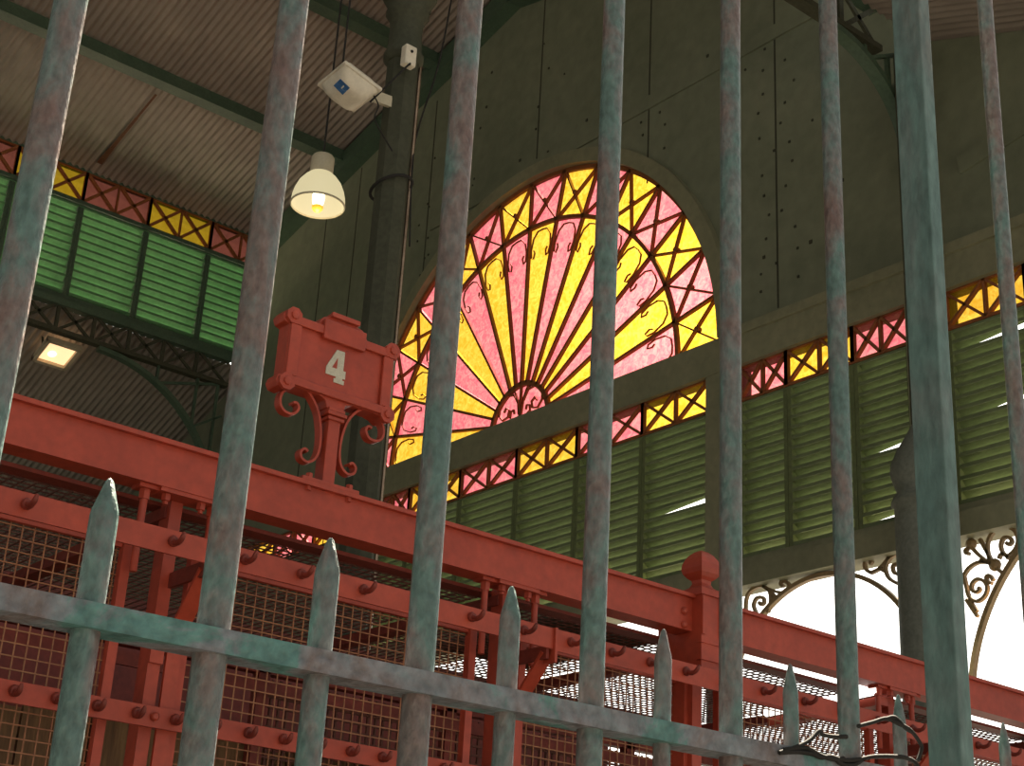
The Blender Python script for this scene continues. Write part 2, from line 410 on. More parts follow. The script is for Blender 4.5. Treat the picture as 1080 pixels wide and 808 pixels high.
strip('window_4', 'strip of crossed yellow panes above louvers beside the square fence post', CU3, .5545, .5885, PG, 1, (M['pink'], M['yellow']), M['lead'])

def louver(label, P, a, b, z0, z1, pitch, depth, mat, group, opens=(), frame=.05, out=1, fmat=None):
    """slats tilted out and down between two uprights; opens: (row, where the gap starts 0..1, gap at the end)"""
    t = thing('louver_panel', label, 'louver', P((a+b)/2, z0, 0), group)
    sl = MB(); nrow = int((z1-z0)/pitch)+1
    for i in range(nrow):
        zi = z0 + i*pitch
        spec = [o_ for o_ in opens if o_[0] == i]
        segs = [(0,1,1,1)]; e = .004/abs(b-a)
        if spec:
            _, f0, gp = spec[0]; segs = [(0,f0,1,1),(f0,1,1,1-gp)]
        for t0, t1, w0, w1 in segs:
            ua, ub = a+(b-a)*max(t0,e), a+(b-a)*min(t1,1-e)
            # inner edge high, outer edge low; a damaged slat is bent so that its outer edge lifts
            zi_, zo = zi+depth*.5, zi-depth*.5
            A0 = P(ua, zi_, .02); A1 = P(ub, zi_, .02)
            B0 = P(ua, zi_+(zo-zi_)*w0, .02+depth*.95*w0); B1 = P(ub, zi_+(zo-zi_)*w1, .02+depth*.95*w1)
            th = Vector((0,0,.012))
            vs = [A0,A1,B1,B0]+[p+th for p in (A0,A1,B1,B0)]
            lp = Vector((0,0,-depth*.34)); o8 = P(ua, zi_, .012)-A0  # down-turned lip added so each slat shows a dark band
            q4 = [A0, A1, A1+lp, A0+lp]; sl.add(q4+[p+o8 for p in q4], [(0,1,2,3),(7,6,5,4),(0,4,5,1),(1,5,6,2),(2,6,7,3),(3,7,4,0)])
            sl.add(vs, [(3,2,1,0),(4,5,6,7),(0,1,5,4),(1,2,6,5),(2,3,7,6),(3,0,4,7)])
    sl.build('slats', mat, t)
    dv = P(a,z0,1)-P(a,z0,0); sg = 1 if b > a else -1
    for u in (a+sg*(frame/2+.003), b-sg*(frame/2+.003)):
        MB().ribbon([P(u,z0,.07), P(u,(z0+z1)/2,.07), P(u,z1,.07)], frame, dv*.12).build('upright', fmat or M['louver_post'], t)
    return t
PGm = lambda u, z, o: Vector((G+o, u, z))
ZL0, ZL1 = 1.6+.4015*G, 1.6+.5545*G
names1 = ['green louver panel beside the dark column, sixth from the thin post', 'green louver panel under the fan hub, fifth from the thin post', 'green louver panel under the fan, fourth from the thin post, behind the red beam',
          'green louver panel under the fan window, third from the thin post', 'green louver panel under the fan window, second from the thin post', 'green louver panel under yellow panes, first beside the thin post, one slat bent open']
GL = 'louver panels in the gable'
for i in range(6):
    louver(names1[i], PGm, CU1[i]*G, CU1[i+1]*G, ZL0, ZL1-.03, .118, .090, M['louver'], GL, ((7,.0,.62),) if i == 5 else ())
names2 = ['green louver panel under pink panes, just beyond the thin gable post', 'green louver panel under yellow panes over the first arch, middle of three', 'green louver panel left of the square fence post, with bright open slits']
for i in range(3):
    louver(names2[i], PGm, CU2[i]*G, CU2[i+1]*G, ZL0, ZL1-.03, .118, .090, M['louver'], GL, ((7,.0,.62),(1,.0,.55)) if i == 2 else ())
names3 = ['green louver panel between the square fence post and the last bar, slits under its panes', 'green louver panel at the far end of the gable, behind the last bar']
for i in range(2):
    louver(names3[i], PGm, CU3[i]*G, CU3[i+1]*G, ZL0, ZL1-.03, .118, .090, M['louver'], GL, ((14,.0,.66),(8,.3,.66)) if i == 0 else ((14,.0,.6),(9,.05,.6)))
o = MB().bb(G, G+.2, CU3[2]*G, CU3[4]*G, ZL0, ZL1).build('wall_infill', M['louver']); struct(o)

# ---- far clerestory wall (runs along X)
PW = lambda x, z, o: Vector((x, W+o, z))
zs0, zs1 = 1.6+.5508*W, 1.6+.5755*W
zl0 = 1.6+.4745*W
xs_ = [onY(px, py, W).x for px, py in ((18,170),(86,205),(153,235),(221,262))]
dx = (xs_[3]-xs_[0])/3
cells = [xs_[0]+dx*k for k in range(-1, 5)]
o = MB().bb(-8, cells[0]-.01, W, W+.1, 1.6+.47*W, 1.6+.60*W).build('wall_left', M['louver_far']); struct(o)
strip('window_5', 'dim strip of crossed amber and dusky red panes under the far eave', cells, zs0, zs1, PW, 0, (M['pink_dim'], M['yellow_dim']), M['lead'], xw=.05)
for i in range(len(cells)-1):
    lab = ['mint green louver panel left of the leaning first fence bar', 'mint green louver panel partly behind the leaning first fence bar', 'mint green louver panel, first whole one beyond the first fence bar', 'mint green louver panel, second whole one, under amber panes',
           'mint green louver panel partly behind the second fence bar'][i]
    louver(lab, PW, cells[i], cells[i+1], zl0, zs0-.10, .143, .110, M['louver_far'], 'louver panels in the far clerestory', fmat=M['iron_mid'])
wb = MB(); wb.bb(-6, G, W-.06, W+.10, zl0-.16, zl0-.04); wb.bb(-6, G, W-.05, W+.14, zs0-.08, zs0-.01)
wb.bb(-6, G, W-.02, W+.14, zs1, zs1+.25)
o = wb.build('trim_9', M['iron_mid']); struct(o)
o = MB().bb(-8, G+.25, 30.0, 30.2, 0, LOWL(30)).build('wall_far', M['gable']); struct(o)

# lattice truss under the clerestory
def truss(label, x0, x1, y, zb, zt, step, arc_end=None, w=.06, mat=None):
    t = thing('lattice_truss', label, 'truss', (x0, y, zb))
    ch = MB(); ch.bar((x0,y,zt), (x1,y,zt), .16, .11); ch.build('top_chord', M['iron_mid'], t)
    ch = MB(); ch.bar((x0,y,zb), (x1,y,zb), .14, .07); ch.build('bottom_chord', M['iron'], t)
    lt = MB(); nn = int(round((x1-x0)/step)); st = (x1-x0)/nn
    for i in range(nn):
        xa = x0+i*st
        lt.bar((xa,y,zb), (xa,y,zt), .05, w*.9, (1,0,0))
        lt.bar((xa,y,zb), (xa+st,y,zt), .03, w*.8, (0,0,1)); lt.bar((xa,y,zt), (xa+st,y,zb), .03, w*.8, (0,0,1))
    lt.build('web_lattice', mat or M['iron'], t)
    if arc_end:
        xc, R, H = arc_end
        br = MB(); pts = [(xc-R+R*math.sin(a), y, zb-.075-H+H*math.cos(a)) for a in [PI/2*i/20 for i in range(21)]]
        br.ribbon(pts, .07, (0,.14,0))
        for k in (6, 11, 15):
            p = pts[k]; br.bar(p, (p[0], y, zb), .05, .04, (1,0,0)); br.bar(p, (xc-.05, y, p[2]+.35), .05, .04)
        br.build('curved_bracket', M['iron_mid'], t)
    return t
zb, zt = 1.6+.444*W, 1.6+.4655*W
truss('dark lattice truss under the mint green clerestory louvers', -6, G-.42, W-.05, zb, zt, .62, (G-.40, 2.4, 2.4))
truss('green lattice truss with curved bracket at the top of the gable column', 6.0, G-.42-.16, AY+.1, 11.38, 11.92, .62, (G-.12, 1.25, 1.15), w=.07)

# ---- corrugated roofs
def corrugated(x0, x1, pa, pb, pitch=.11, amp=.016):
    """sheets whose flutes run from (y,z)=pa to pb"""
    mb = MB(); k = int((x1-x0)/pitch*6); vs = []
    for i in range(k+1):
        x = x0+(x1-x0)*i/k; h = amp*math.sin(2*PI*i/6)
        vs += [(x, pa[0], pa[1]+h), (x, pb[0], pb[1]+h)]
    mb.add(vs, [(2*i, 2*i+2, 2*i+3, 2*i+1) for i in range(k)], True); return mb
rm = corrugated(-8, G+.4, (W+.08, EAVE-RS*.08), (YC, roofz(YC)), .118, .02)
q = corrugated(-8, G+.4, (YC, roofz(YC)), (AY-.3, roofz(AY+.001)-.08), .125, .02); rm.add(q.v, q.f, True)
o = rm.build('ceiling', M['roof']); struct(o)
o = corrugated(-8, G+.4, (W+.05, LOWL(W)), (30.2, LOWL(30.2)), .118, .02).build('ceiling_low', M['roof_low']); struct(o)
o = corrugated(6.8, G+.4, (AY-.05, LOWR(AY)), (4.6, LOWR(4.6)), .125, .02).build('ceiling_aisle', M['roof']); struct(o)
# purlins
pb_ = [1.664*G, 1.440*G]
for y_, lab in ((1.650*G, 'dark green roof beam crossing behind the pendant lamp'), (1.436*G, 'dark green roof beam meeting the column above the white floodlight')):
    p = MB(); z = roofz(y_); p.bar((-8,y_,z-.16), (G,y_,z-.16), .14, .22); p.bar((-8,y_,z-.27), (G,y_,z-.27), .24, .03)
    tag(p.build('roof_beam', M['iron_mid']), lab, 'beam', 'roof beams')
# rust streak along a sheet joint
r_ = MB()
pa = onplane(165, 98, (0, RS, 1), EAVE-1.6+RS*W); pbp = onplane(100, 178, (0, RS, 1), EAVE-1.6+RS*W)
x = pa.x
for k in range(9):
    y0 = pa.y+(W-.3-pa.y)*k/9; y1 = y0+(W-.3-pa.y)/9*1.02; hw = .02+.05*max(0,(k-2)/9)*random.uniform(.5,1.2)
    r_.add([(x-hw,y0,roofz(y0)-.03),(x+hw,y0,roofz(y0)-.03),(x+hw,y1,roofz(y1)-.03),(x-hw,y1,roofz(y1)-.03)], [(0,1,2,3)])
o = r_.build('trim_10', M['rust']); struct(o)

# ---- arcade columns on the gable, with a capital
def column(label, x, y, r, top, cap_z=None, cap_r=None):
    t = thing('iron_column', label, 'column', (x, y, 0))
    mi = M['iron_hazed']
    MB().lathe((x,y,0), [(r*1.25,0),(r*1.25,.5),(r,.6),(r,(cap_z or top)-.15)], 16).build('shaft', mi, t)
    if cap_z:
        MB().lathe((x,y,cap_z), [(r,-.15),(r*1.0,-.02),(r*1.12,.0),(r*1.02,.06),(r*.86,.12),(r*.98,.2),(r*1.10,.3),(r*1.08,.38),(r*.80,.55),(r*.5,.68),(r*.25,.8)], 16).build('capital', mi, t)
        MB().bb(x-.05, x+.05, y-.05, y+.05, cap_z+.8, top).build('upper_post', M['iron'], t)
    return t
cy = .7175*G
ce = onX(979, 650, G-.42)
c1 = column('dark column between the two arches, seen past the square fence post', G-.42, ce.y, .262, 11.33, onX(965, 535, G-.42).z)
column('thin dark column under the first arch, in line with the fifth bar', G-.05, .937*G, .14, 1.6+.3745*G)
column('dark column at the far gable corner, mostly hidden by the second fence bar', G-.2, W-.05, .16, 1.6+.444*W)

# ---- iron arches with scrolled spandrels
def archwork(label, yc, zc, ry, rz, y0, y1, lines, blobs=()):
    t = thing('arch_spandrel', label, 'arch', g(y0, zc))
    rib = MB(); pts = []
    for i in range(61):
        a = PI*i/60; pts.append(g(yc+ry*math.cos(a), zc+rz*math.sin(a), .05))
    pts = [p for p in pts if p.y <= y0*G+1e-6 and p.y >= y1*G-1e-6 and p.z < 1.6+.3744*G]
    runs = [[]]
    for p in pts:
        if runs[-1] and (p-runs[-1][-1]).length > .8: runs.append([])
        runs[-1].append(p)
    for r in runs:
        if len(r) > 2: MB().ribbon(r, .045, (.06,0,0)).build('rib', M['scroll'], t)
    for L in lines:
        MB().ribbon(cat_rom([onX(px, py, G+.05) for px, py in L], 5), .030, (.04,0,0)).build('scroll', M['scroll'], t)
    for px, py, r in blobs:
        MB().lathe(onX(px, py, G+.02), [(r*.4,0),(r,.02),(r,.05),(r*.4,.07)], 10, axis=(1,0,0)).build('boss', M['scroll'], t)
    return t
def crop(ox, oy, k, L): return [[(ox+a/k, oy+b/k) for a, b in l] for l in L]
archwork('small iron arch with scrolls over the bright opening behind the red beam', .829, .262, .105, .110, .93, .725,
    crop(770, 560, 5.385, [[(215,465),(232,400),(225,345),(190,315),(150,320),(110,350),(92,395),(90,450)],[(150,465),(135,425),(150,385),(185,378),(195,405),(178,420),(166,405)],
     [(190,315),(235,350),(246,385),(235,412)],[(200,320),(260,345),(305,352)],[(330,345),(336,310),(320,290),(295,290),(290,305),(305,315)],[(240,355),(262,382)],
     [(802,240),(770,215),(768,180),(785,165),(805,175),(795,190)],[(800,240),(850,215),(890,170),(915,130)],[(850,215),(882,232)],[(952,300),(905,270),(885,225),(890,185),(920,145),(965,128)],
     [(985,245),(938,242),(925,205),(945,190),(967,200),(955,220)],[(970,340),(965,300),(985,270)]]))
archwork('large iron arch with twin scrolls beside the square fence post', .513, .240, .175, .165, .688, .40,
    crop(920, 530, 6.73, [[(652,520),(668,590),(690,670),(745,703),(800,665),(818,605),(795,560),(750,545),(712,575),(708,615),(735,638),(762,622),(756,602)],[(640,545),(680,475),(740,432),(800,425),(850,440)],
     [(860,555),(838,520),(812,530),(822,562),(850,575)],[(670,690),(715,760),(750,810)],[(690,690),(745,775)],
     [(842,432),(820,340),(826,270),(870,200),(940,175),(1010,200),(1036,270),(1012,340),(960,388)],[(962,388),(925,350),(914,300),(935,255),(975,250),(992,280),(970,300),(952,285)],
     [(900,402),(915,372),(950,372),(968,400)],[(860,440),(790,400),(720,335),(685,285)],[(860,440),(822,362),(795,315),(765,260)],[(692,362),(668,362),(664,340),(682,330)],[(855,440),(940,515)],[(860,440),(800,422),(765,412)]]), blobs=[(1047,595,.06),(1022,573,.055)])

# ---- nave column near the camera with capital, pipe and box
PC = onY(403, 300, 8.4)
colx, coly = PC.x, 8.4
t = thing('iron_column', 'tall dark iron column with bright pipe beside the number sign', 'column', (colx, coly, 0))
cz = 1.6 + (8.4/ray(430,20).y)*ray(430,20).z
def oct_(r): return r
MB().lathe((colx,coly,0), [(.20,0),(.20,.9),(.125,1.0),(.120,cz-.42)], 8, start=PI/8, smooth=False).build('shaft', M['iron'], t)
MB().lathe((colx,coly,cz-.42), [(.120,0),(.155,.03),(.155,.07),(.135,.10),(.125,.30),(.135,.40),(.17,.44),(.15,.50),(.19,.56),(.22,.62),(.22,.70)], 16).build('capital', M['iron'], t)
MB().bb(colx-.12, colx+.12, coly-.12, coly+.12, cz+.28, 1.6+.868*G).build('upper_post', M['iron'], t)
br = MB()
br.ribbon([(colx+.12+1.9*(1-math.cos(a)), coly, cz+.10+1.5*math.sin(a)) for a in [PI/2*i/16 for i in range(17)]], .10, (0,.12,0))
br.ribbon([(colx+.12+.35*(1-math.cos(a)), coly, cz-.02+.55*math.sin(a)) for a in [PI/2*i/10 for i in range(11)]], .05, (0,.06,0))
br.build('curved_bracket', M['iron'], t)
px_ = onY(422.5, 300, 8.36)
pip = MB(); pip.tube([(px_.x, 8.36, 0), (px_.x, 8.36, cz-.30)], .016, 8)
pip.build('pipe', M['pipe'], t)
cl = MB(); zc_ = onY(415, 192, 8.4).z
cl.tube([(colx+.15*math.cos(a), coly+.15*math.sin(a), zc_-.06+.06*math.sin(a*1.0+2.5)) for a in [2*PI*i/24 for i in range(25)]], .012, 6); cl.build('strap', M['cable'], t)

jb = onY(431, 60, 8.22)
t = thing('junction_box', 'small pale junction box fixed to the dark column', 'junction box', jb)
MB().box(jb, (.10,.07,.17)).build('housing', M['white'], t, .01)
MB().lathe(jb+Vector((.0,-.036,.03)), [(.012,0),(.012,-.006)], 10, axis=(0,1,0)).build('button', M['cable'], t)

# ---- floodlight held off the column
d0 = onY(368, 94, 8.3)
t = thing('floodlight', 'white floodlight with curved lens and blue sticker by the dark column', 'floodlight', d0)
tl = Quaternion((0,1,0), math.radians(14)) @ Quaternion((1,0,0), math.radians(-6))
def fp(u, v, w): return d0 + tl @ (Vector((u, v, w))*.86)
def frust(mb, a, b, z0, z1, ca=(0,0), cb=(0,0)):
    vs = [fp(ca[0]+sx*a[0], ca[1]+sy*a[1], z0) for sx, sy in ((-1,-1),(1,-1),(1,1),(-1,1))] + [fp(cb[0]+sx*b[0], cb[1]+sy*b[1], z1) for sx, sy in ((-1,-1),(1,-1),(1,1),(-1,1))]
    return mb.add(vs, [(3,2,1,0),(4,5,6,7),(0,1,5,4),(1,2,6,5),(2,3,7,6),(3,0,4,7)])
frust(frust(MB(), (.20,.20), (.20,.20), .01, .045), (.19,.18), (.12,.11), .045, .15).build('housing', M['white'], t, .008)
ln = MB(); nu = 12; vs = []
for i in range(nu+1):
    for j in range(nu+1):
        u, v = -1+2*i/nu, -1+2*j/nu
        vs.append(fp(u*.185, v*.185, .012-.135*max(0,(1-u**4))*max(0,(1-v**4))))
ln.add(vs, [(i*(nu+1)+j, (i+1)*(nu+1)+j, (i+1)*(nu+1)+j+1, i*(nu+1)+j+1) for i in range(nu) for j in range(nu)], True)
ln.build('lens', M['white'], t)
sk = MB(); sk.add([fp(-.15,-.11,-.080), fp(-.05,-.125,-.115), fp(-.05,-.03,-.135), fp(-.15,-.02,-.10)], [(0,1,2,3)]); sk.build('sticker', M['blue'], t)
bk = MB(); bk.bar(fp(.10,.04,.10), Vector((colx-.10, coly-.04, d0.z+.10)), .03, .09)
bk.build('mounting_bracket', M['cream'], t)
cb = MB(); cb.tube(cat_rom([fp(.18,-.12,-.01), fp(.24,-.14,-.10), fp(.27,-.10,-.22), Vector((colx-.10,coly-.12,d0.z-.35))]), .006, 6)
cb.tube(cat_rom([jb+Vector((0,-.02,-.08)), jb+Vector((-.05,-.06,-.14)), fp(.22,.0,.03)]), .008, 6); cb.build('cable', M['cable'], t)
tp = fp(-.16,-.1,.05); w_ = MB(); w_.tube([tp, Vector((tp.x, tp.y, roofz(8.7)-.1))], .007, 6); w_.build('hanger_wire', M['cable'], t)

# ---- pendant bell lamp
lc = EYE + ray(335, 217)*(12.0/FPX)
t = thing('pendant_lamp', 'lit bell-shaped pendant lamp hanging beside the second fence bar', 'lamp', lc)
R0 = .207
MB().lathe(lc, [(R0,0),(R0*1.01,.02),(R0*.99,.07),(R0*.92,.13),(R0*.80,.19),(R0*.62,.24),(.10,.268),(.088,.275)], 36, cap=False).build('shade', M['lamp_glass'], t)
MB().lathe(lc, [(R0+.001,-.004),(R0+.006,.0),(R0+.006,.008),(R0-.004,.008),(R0-.004,-.004)], 36, cap=False).build('rim', M['cream'], t)
MB().lathe(lc, [(.086,.262),(.090,.29),(.090,.42),(.080,.435),(.03,.45),(.012,.455)], 24).build('housing', M['cream'], t)
MB().lathe(lc, [(.004,-.02),(.03,-.01),(.045,.03),(.05,.08),(.04,.13),(.035,.2)], 16).build('bulb', M['bulb'], t)
MB().lathe(lc, [(.003,-.055),(.03,-.045),(.042,-.028),(.046,-.01),(.03,.0)], 16).build('bulb_tip', M['bulb_tip'], t)
cw = MB(); cw.tube([lc+Vector((0,0,.45)), Vector((lc.x, lc.y, roofz(lc.y)-.05))], .008, 6); cw.build('cord', M['cable'], t)

# ---- lit square lamp under the low roof
nl = (0, .36, 1); cl_ = LOWL(W)-1.6+.36*W
fc = onplane(60, 373, nl, cl_-.25)
t = thing('square_lamp', 'small lit square lamp under the low corrugated roof', 'lamp', fc)
a0, a1, a2 = Vector((1,0,0)), Vector((0,.94,-.34)).normalized(), Vector((0,.34,.94)).normalized()
fm = MB(); s = .27
for sx in (-1,1):
    fm.box(fc+a0*(sx*s), (.06,.6,.10), (a0,a1,a2)); fm.box(fc+a1*(sx*s), (.6,.06,.10), (a0,a1,a2))
fm.build('frame', M['cream'], t)
MB().box(fc+a2*.03+a1*.02+a0*.02, (.46,.44,.03), (a0,a1,a2)).build('lit_panel', M['flood_lit'], t)
MB().lathe(fc+a2*(-.0)+a0*(-.06)+a1*.05, [(.07,0),(.05,.02)], 12, axis=a2).build('bulb', M['flood_hot'], t)
for sx in (-.25, .25): MB().bar(fc+a2*.05+a0*sx, fc+a2*.26+a0*sx, .03, .03).build('bracket', M['iron'], t)

# thin loose cable hanging along the column
ca = MB(); ca.tube(cat_rom([onY(476,0,8.5), onY(462,70,8.5), onY(440,140,8.4), onY(434,190,8.3), onY(432,260,8.3)]), .007, 6)
tag(ca.build('hanging_cable', M['cable']), 'thin dark cable drooping from the roof to the dark column', 'cable')

# ================================================================ market stall
YS = 4.5; YP = 4.6; YR1 = 4.33; YR2 = 4.53
ZB, ZT = 1.6+.3540*YS, 1.6+.3885*YS
X0, X1 = .4, 9.2
stall = thing('market_stall', 'red iron market stall frame with beam, hook rails and wire mesh', 'stall', (X0, YS, 0))
def sec(y, z): return Vector((X0, YS+y, z))
bm = MB()
bm.prism([sec(-.022,ZT), sec(.10,ZT), sec(.10,ZT-.016), sec(.012,ZT-.016), sec(.012,ZB+.012), sec(.10,ZB+.012), sec(.10,ZB), sec(0,ZB), sec(0,ZT-.016), sec(-.022,ZT-.016)], (X1-X0,0,0))
bm.build('beam', M['red'], stall)
rb = MB(); rb.bb(X0, X1, YS+.150, YS+.225, ZB-.020, ZB-.006); rb.build('rear_beam', M['red_dark'], stall)
xP = [onY(182, 545, YP).x, onY(531, 640, YP).x, onY(741, 720, YP).x, onY(936, 740, YP).x]
xP.append(xP[3]+1.3); xP.append(xP[4]+1.2)
FIN = 2
xPall = [xP[0]-1.45] + xP
# posts
for k, xp in enumerate(xPall):
    i = k-1
    if i == FIN or i == 4:
        continue
    p = MB(); p.bb(xp-.022, xp+.022, YP-.02, YP+.05, 0, ZB)
    p.bb(xp-.024, xp+.024, YP-.032, YP-.02, 1.6+.225*YP, 1.6+.255*YP)
    p.bb(xp-.10, xp+.10, YS+.004, YS+.10, ZB-.014, ZB)
    po = p.build('post', M['red'], stall)
    for sx, zz in ((-.065,ZB-.014),(.065,ZB-.014)):
        MB().lathe((xp+sx, YS+.035, zz), [(.016,0),(.016,-.022),(.009,-.024),(.009,-.034)], 6, smooth=False).build('bolt', M['red'], po)
    MB().lathe((xp, YP-.032, 1.6+.242*YP), [(.013,0),(.013,-.012),(.008,-.016)], 8, axis=(0,1,0)).build('bolt', M['red'], po)
    for sx in (-.135, .115):
        r = MB(); r.tube([(xp+sx, YS+.05, ZB), (xp+sx, YS+.05, 1.6+.29*YS)], .013, 10)
        r.lathe((xp+sx, YS+.05, ZB), [(.019,-.045),(.019,0)], 6, smooth=False); r.bb(xp+sx-.035, xp+sx+.035, YS+.02, YS+.08, ZB-.012, ZB)
        r.build('hanger_rod', M['red'], stall)
    # bracket that holds the hook rail off the post
    zr0, zr1 = 1.6+.3055*YR1, 1.6+.3235*YR1
    MB().bar((xp+.015, YP-.0205, zr0-.012), (xp+.015, YR1+.012, zr0-.012), .014, .05).build('bracket_arm', M['red_dark'], stall)
    b = MB(); b.bb(xp+.03, xp+.042, YR1-.012, YR1+.05, zr0-.05, zr1+.002)
    b.build('end_plate', M['red'], stall)
    MB().bar((xp+.03, YR1+.03, zr0-.01), (xp+.055, YP-.02, 1.6+.243*YP), .012, .06, (1,0,0)).build('brace', M['red'], stall)
    MB().bar((xp+.06, YP-.025, 1.6+.25*YP), (xp+.06, YP-.025, .3), .05, .012, (0,1,0)).build('stay', M['red'], stall)
# finial posts
for xp in (xP[FIN], xP[4]):
    h = .062; yf = YS-.055
    fx = onY(740, 640, yf).x+h if xp == xP[FIN] else xp+.07
    p = MB(); p.bb(fx-h, fx+h, yf, YS+.20, 1.6+.318*YS, ZT+.030); p.bb(fx-h-.010, fx+h+.010, yf-.010, YS+.06, ZT-.004, ZT+.020)
    p.bb(fx-h-.008, fx+h+.008, yf-.008, YS-.03, 1.6+.326*YS, 1.6+.332*YS); p.bb(fx-h-.005, fx+h+.005, yf-.005, YS-.03, 1.6+.342*YS, 1.6+.346*YS)
    for s_ in (-1,1): p.bb(fx+s_*(h-.010)-.009, fx+s_*(h-.010)+.009, yf-.007, yf+.01, 1.6+.35*YS, ZT-.008)
    p.bb(fx-.052, fx+.04, YP-.05, YP+.05, 0, 1.6+.318*YS-.001)
    p.bb(fx-.030, fx+.025, YP-.075, YP-.0505, 0, 1.6+.318*YS-.001)
    po = p.build('post', M['red'], stall)
    f_ = MB(); f_.sqlathe((fx, yf+h, ZT+.030), [(.056,0),(.036,.014),(.028,.030),(.030,.044),(.044,.056),(.056,.072),(.061,.092),(.058,.114),(.049,.138),(.036,.158),(.020,.172),(.006,.179)])
    f_.build('finial', M['red'], po)
    for zz in (.358, .371):
        MB().lathe((fx-h-.05, YS, 1.6+zz*YS), [(.016,0),(.014,-.012),(.006,-.016)], 8, axis=(0,1,0)).build('bolt', M['red'], po)
# hook rails
zr0, zr1 = 1.6+.3055*YR1, 1.6+.3235*YR1
segs = [(X0, xP[0]+.03), (xP[0]+.045, xP[1]+.03), (xP[1]+.045, xP[FIN]+.55), (xP[FIN]+.56, X1)]
hooks1 = [1.668*YR1/4.4+.24*k for k in range(-3,1)] + [x_*YR1/4.4 for x_ in (1.914,2.160,2.424,2.642,2.896,3.132,3.372,3.62,3.855,4.068,4.273,4.476,4.70,4.94,5.2,5.45,5.7,5.95,6.2,6.45,6.7)]
def hook(x, y, z, parent, L=.075):
    h = MB(); h.lathe((x,y,z), [(.017,0),(.019,-.008),(.014,-.016)], 10, axis=(0,1,0))
    h.tube(cat_rom([(x,y-.01,z), (x,y-L*.45,z-.010), (x,y-L*.8,z-.004), (x,y-L,z+.016)], 4), [.010]*6+[.009]*4+[.008,.006,.004], 8)
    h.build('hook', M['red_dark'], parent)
for sidx, (a, b) in enumerate(segs):
    r = MB(); r.bb(a, b, YR1, YR1+.010, zr0, zr1); r.bb(a, b, YR1+.0101, YR1+.05, zr1-.008, zr1-.0002)
    if sidx >= 2: r.bb(a, b, YR1-.006, YR1-.0002, zr0-.006, zr0+.018)
    ro = r.build('hook_rail', M['red'], stall)
    for x_ in hooks1:
        if a+.02 < x_ < b-.02: hook(x_, YR1, (zr0+zr1)/2+.002, ro)
z20, z21 = 1.6+.1825*YR2, 1.6+.1968*YR2
r = MB(); r.bb(X0, X1, YR2, YR2+.012, z20, z21); ro = r.build('hook_rail', M['red'], stall)
for k in range(-6, 34):
    x_ = 1.79*YR2/4.55+.134*k
    if min(abs(x_-q) for q in xPall) > .05: hook(x_, YR2, (z20+z21)/2+.002, ro, .055)
for xp in xPall: MB().lathe((xp, YR2, (z20+z21)/2), [(.014,0),(.014,-.012),(.008,-.016)], 8, axis=(0,1,0)).build('bolt', M['red'], ro)
# mesh panels
def wiregrid(mb, o, u, v, lu, lv, cell, th):
    """square grid of square wire in the plane (u, v) from corner o"""
    n_ = u.cross(v)
    a = cell*.5
    while a < lu:
        mb.box(o+u*a+v*(lv/2), (th, lv, th), (u, v, n_)); a += cell
    a = cell*.5
    while a < lv:
        mb.box(o+u*(lu/2)+v*a+n_*th*.7, (lu, th, th), (u, v, n_)); a += cell
    return mb
UX, UY, UZ = Vector((1,0,0)), Vector((0,1,0)), Vector((0,0,1))
YB = 6.35
for k in range(len(xPall)-1):
    a, b = xPall[k]+.10, xPall[k+1]-.145
    if k == FIN: b = xPall[k+1]-.10
    m = MB()
    for x_ in (a, b): m.bb(x_-.016, x_+.016, YP-.012, YP+.02, .9, ZB-.20 if False else 1.6+.33*YS)
    m.bb(a, b, YP, YP+.02, 1.6+.302*YP, 1.6+.310*YP)
    fo = m.build('mesh_panel', M['red'], stall)
    wiregrid(MB(), Vector((a, YP+.02, 1.2)), UX, UZ, b-a, 1.6+.31*YP-1.2, .040, .0040).build('wire_mesh', M['wire'], fo)
    # roof of the bay: mesh lying on the frame
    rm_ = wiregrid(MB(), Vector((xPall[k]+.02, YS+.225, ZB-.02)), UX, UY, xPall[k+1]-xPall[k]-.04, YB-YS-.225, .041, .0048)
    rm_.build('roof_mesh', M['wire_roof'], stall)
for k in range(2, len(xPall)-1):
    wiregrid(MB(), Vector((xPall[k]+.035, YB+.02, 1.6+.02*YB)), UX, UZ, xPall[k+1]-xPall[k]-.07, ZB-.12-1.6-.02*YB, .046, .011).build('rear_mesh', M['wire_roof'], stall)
# joists, rear frame and rear mesh
for k, xp in enumerate(xPall):
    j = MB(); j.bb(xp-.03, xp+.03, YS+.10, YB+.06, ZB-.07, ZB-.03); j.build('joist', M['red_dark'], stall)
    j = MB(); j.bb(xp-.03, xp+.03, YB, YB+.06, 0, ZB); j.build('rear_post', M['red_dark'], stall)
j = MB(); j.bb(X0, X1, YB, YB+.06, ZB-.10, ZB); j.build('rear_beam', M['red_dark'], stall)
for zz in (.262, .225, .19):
    j = MB(); j.bb(X0, X1, YB-.02, YB+.0, 1.6+zz*YB-.03, 1.6+zz*YB+.03); j.build('rear_rail', M['red_dark'], stall)
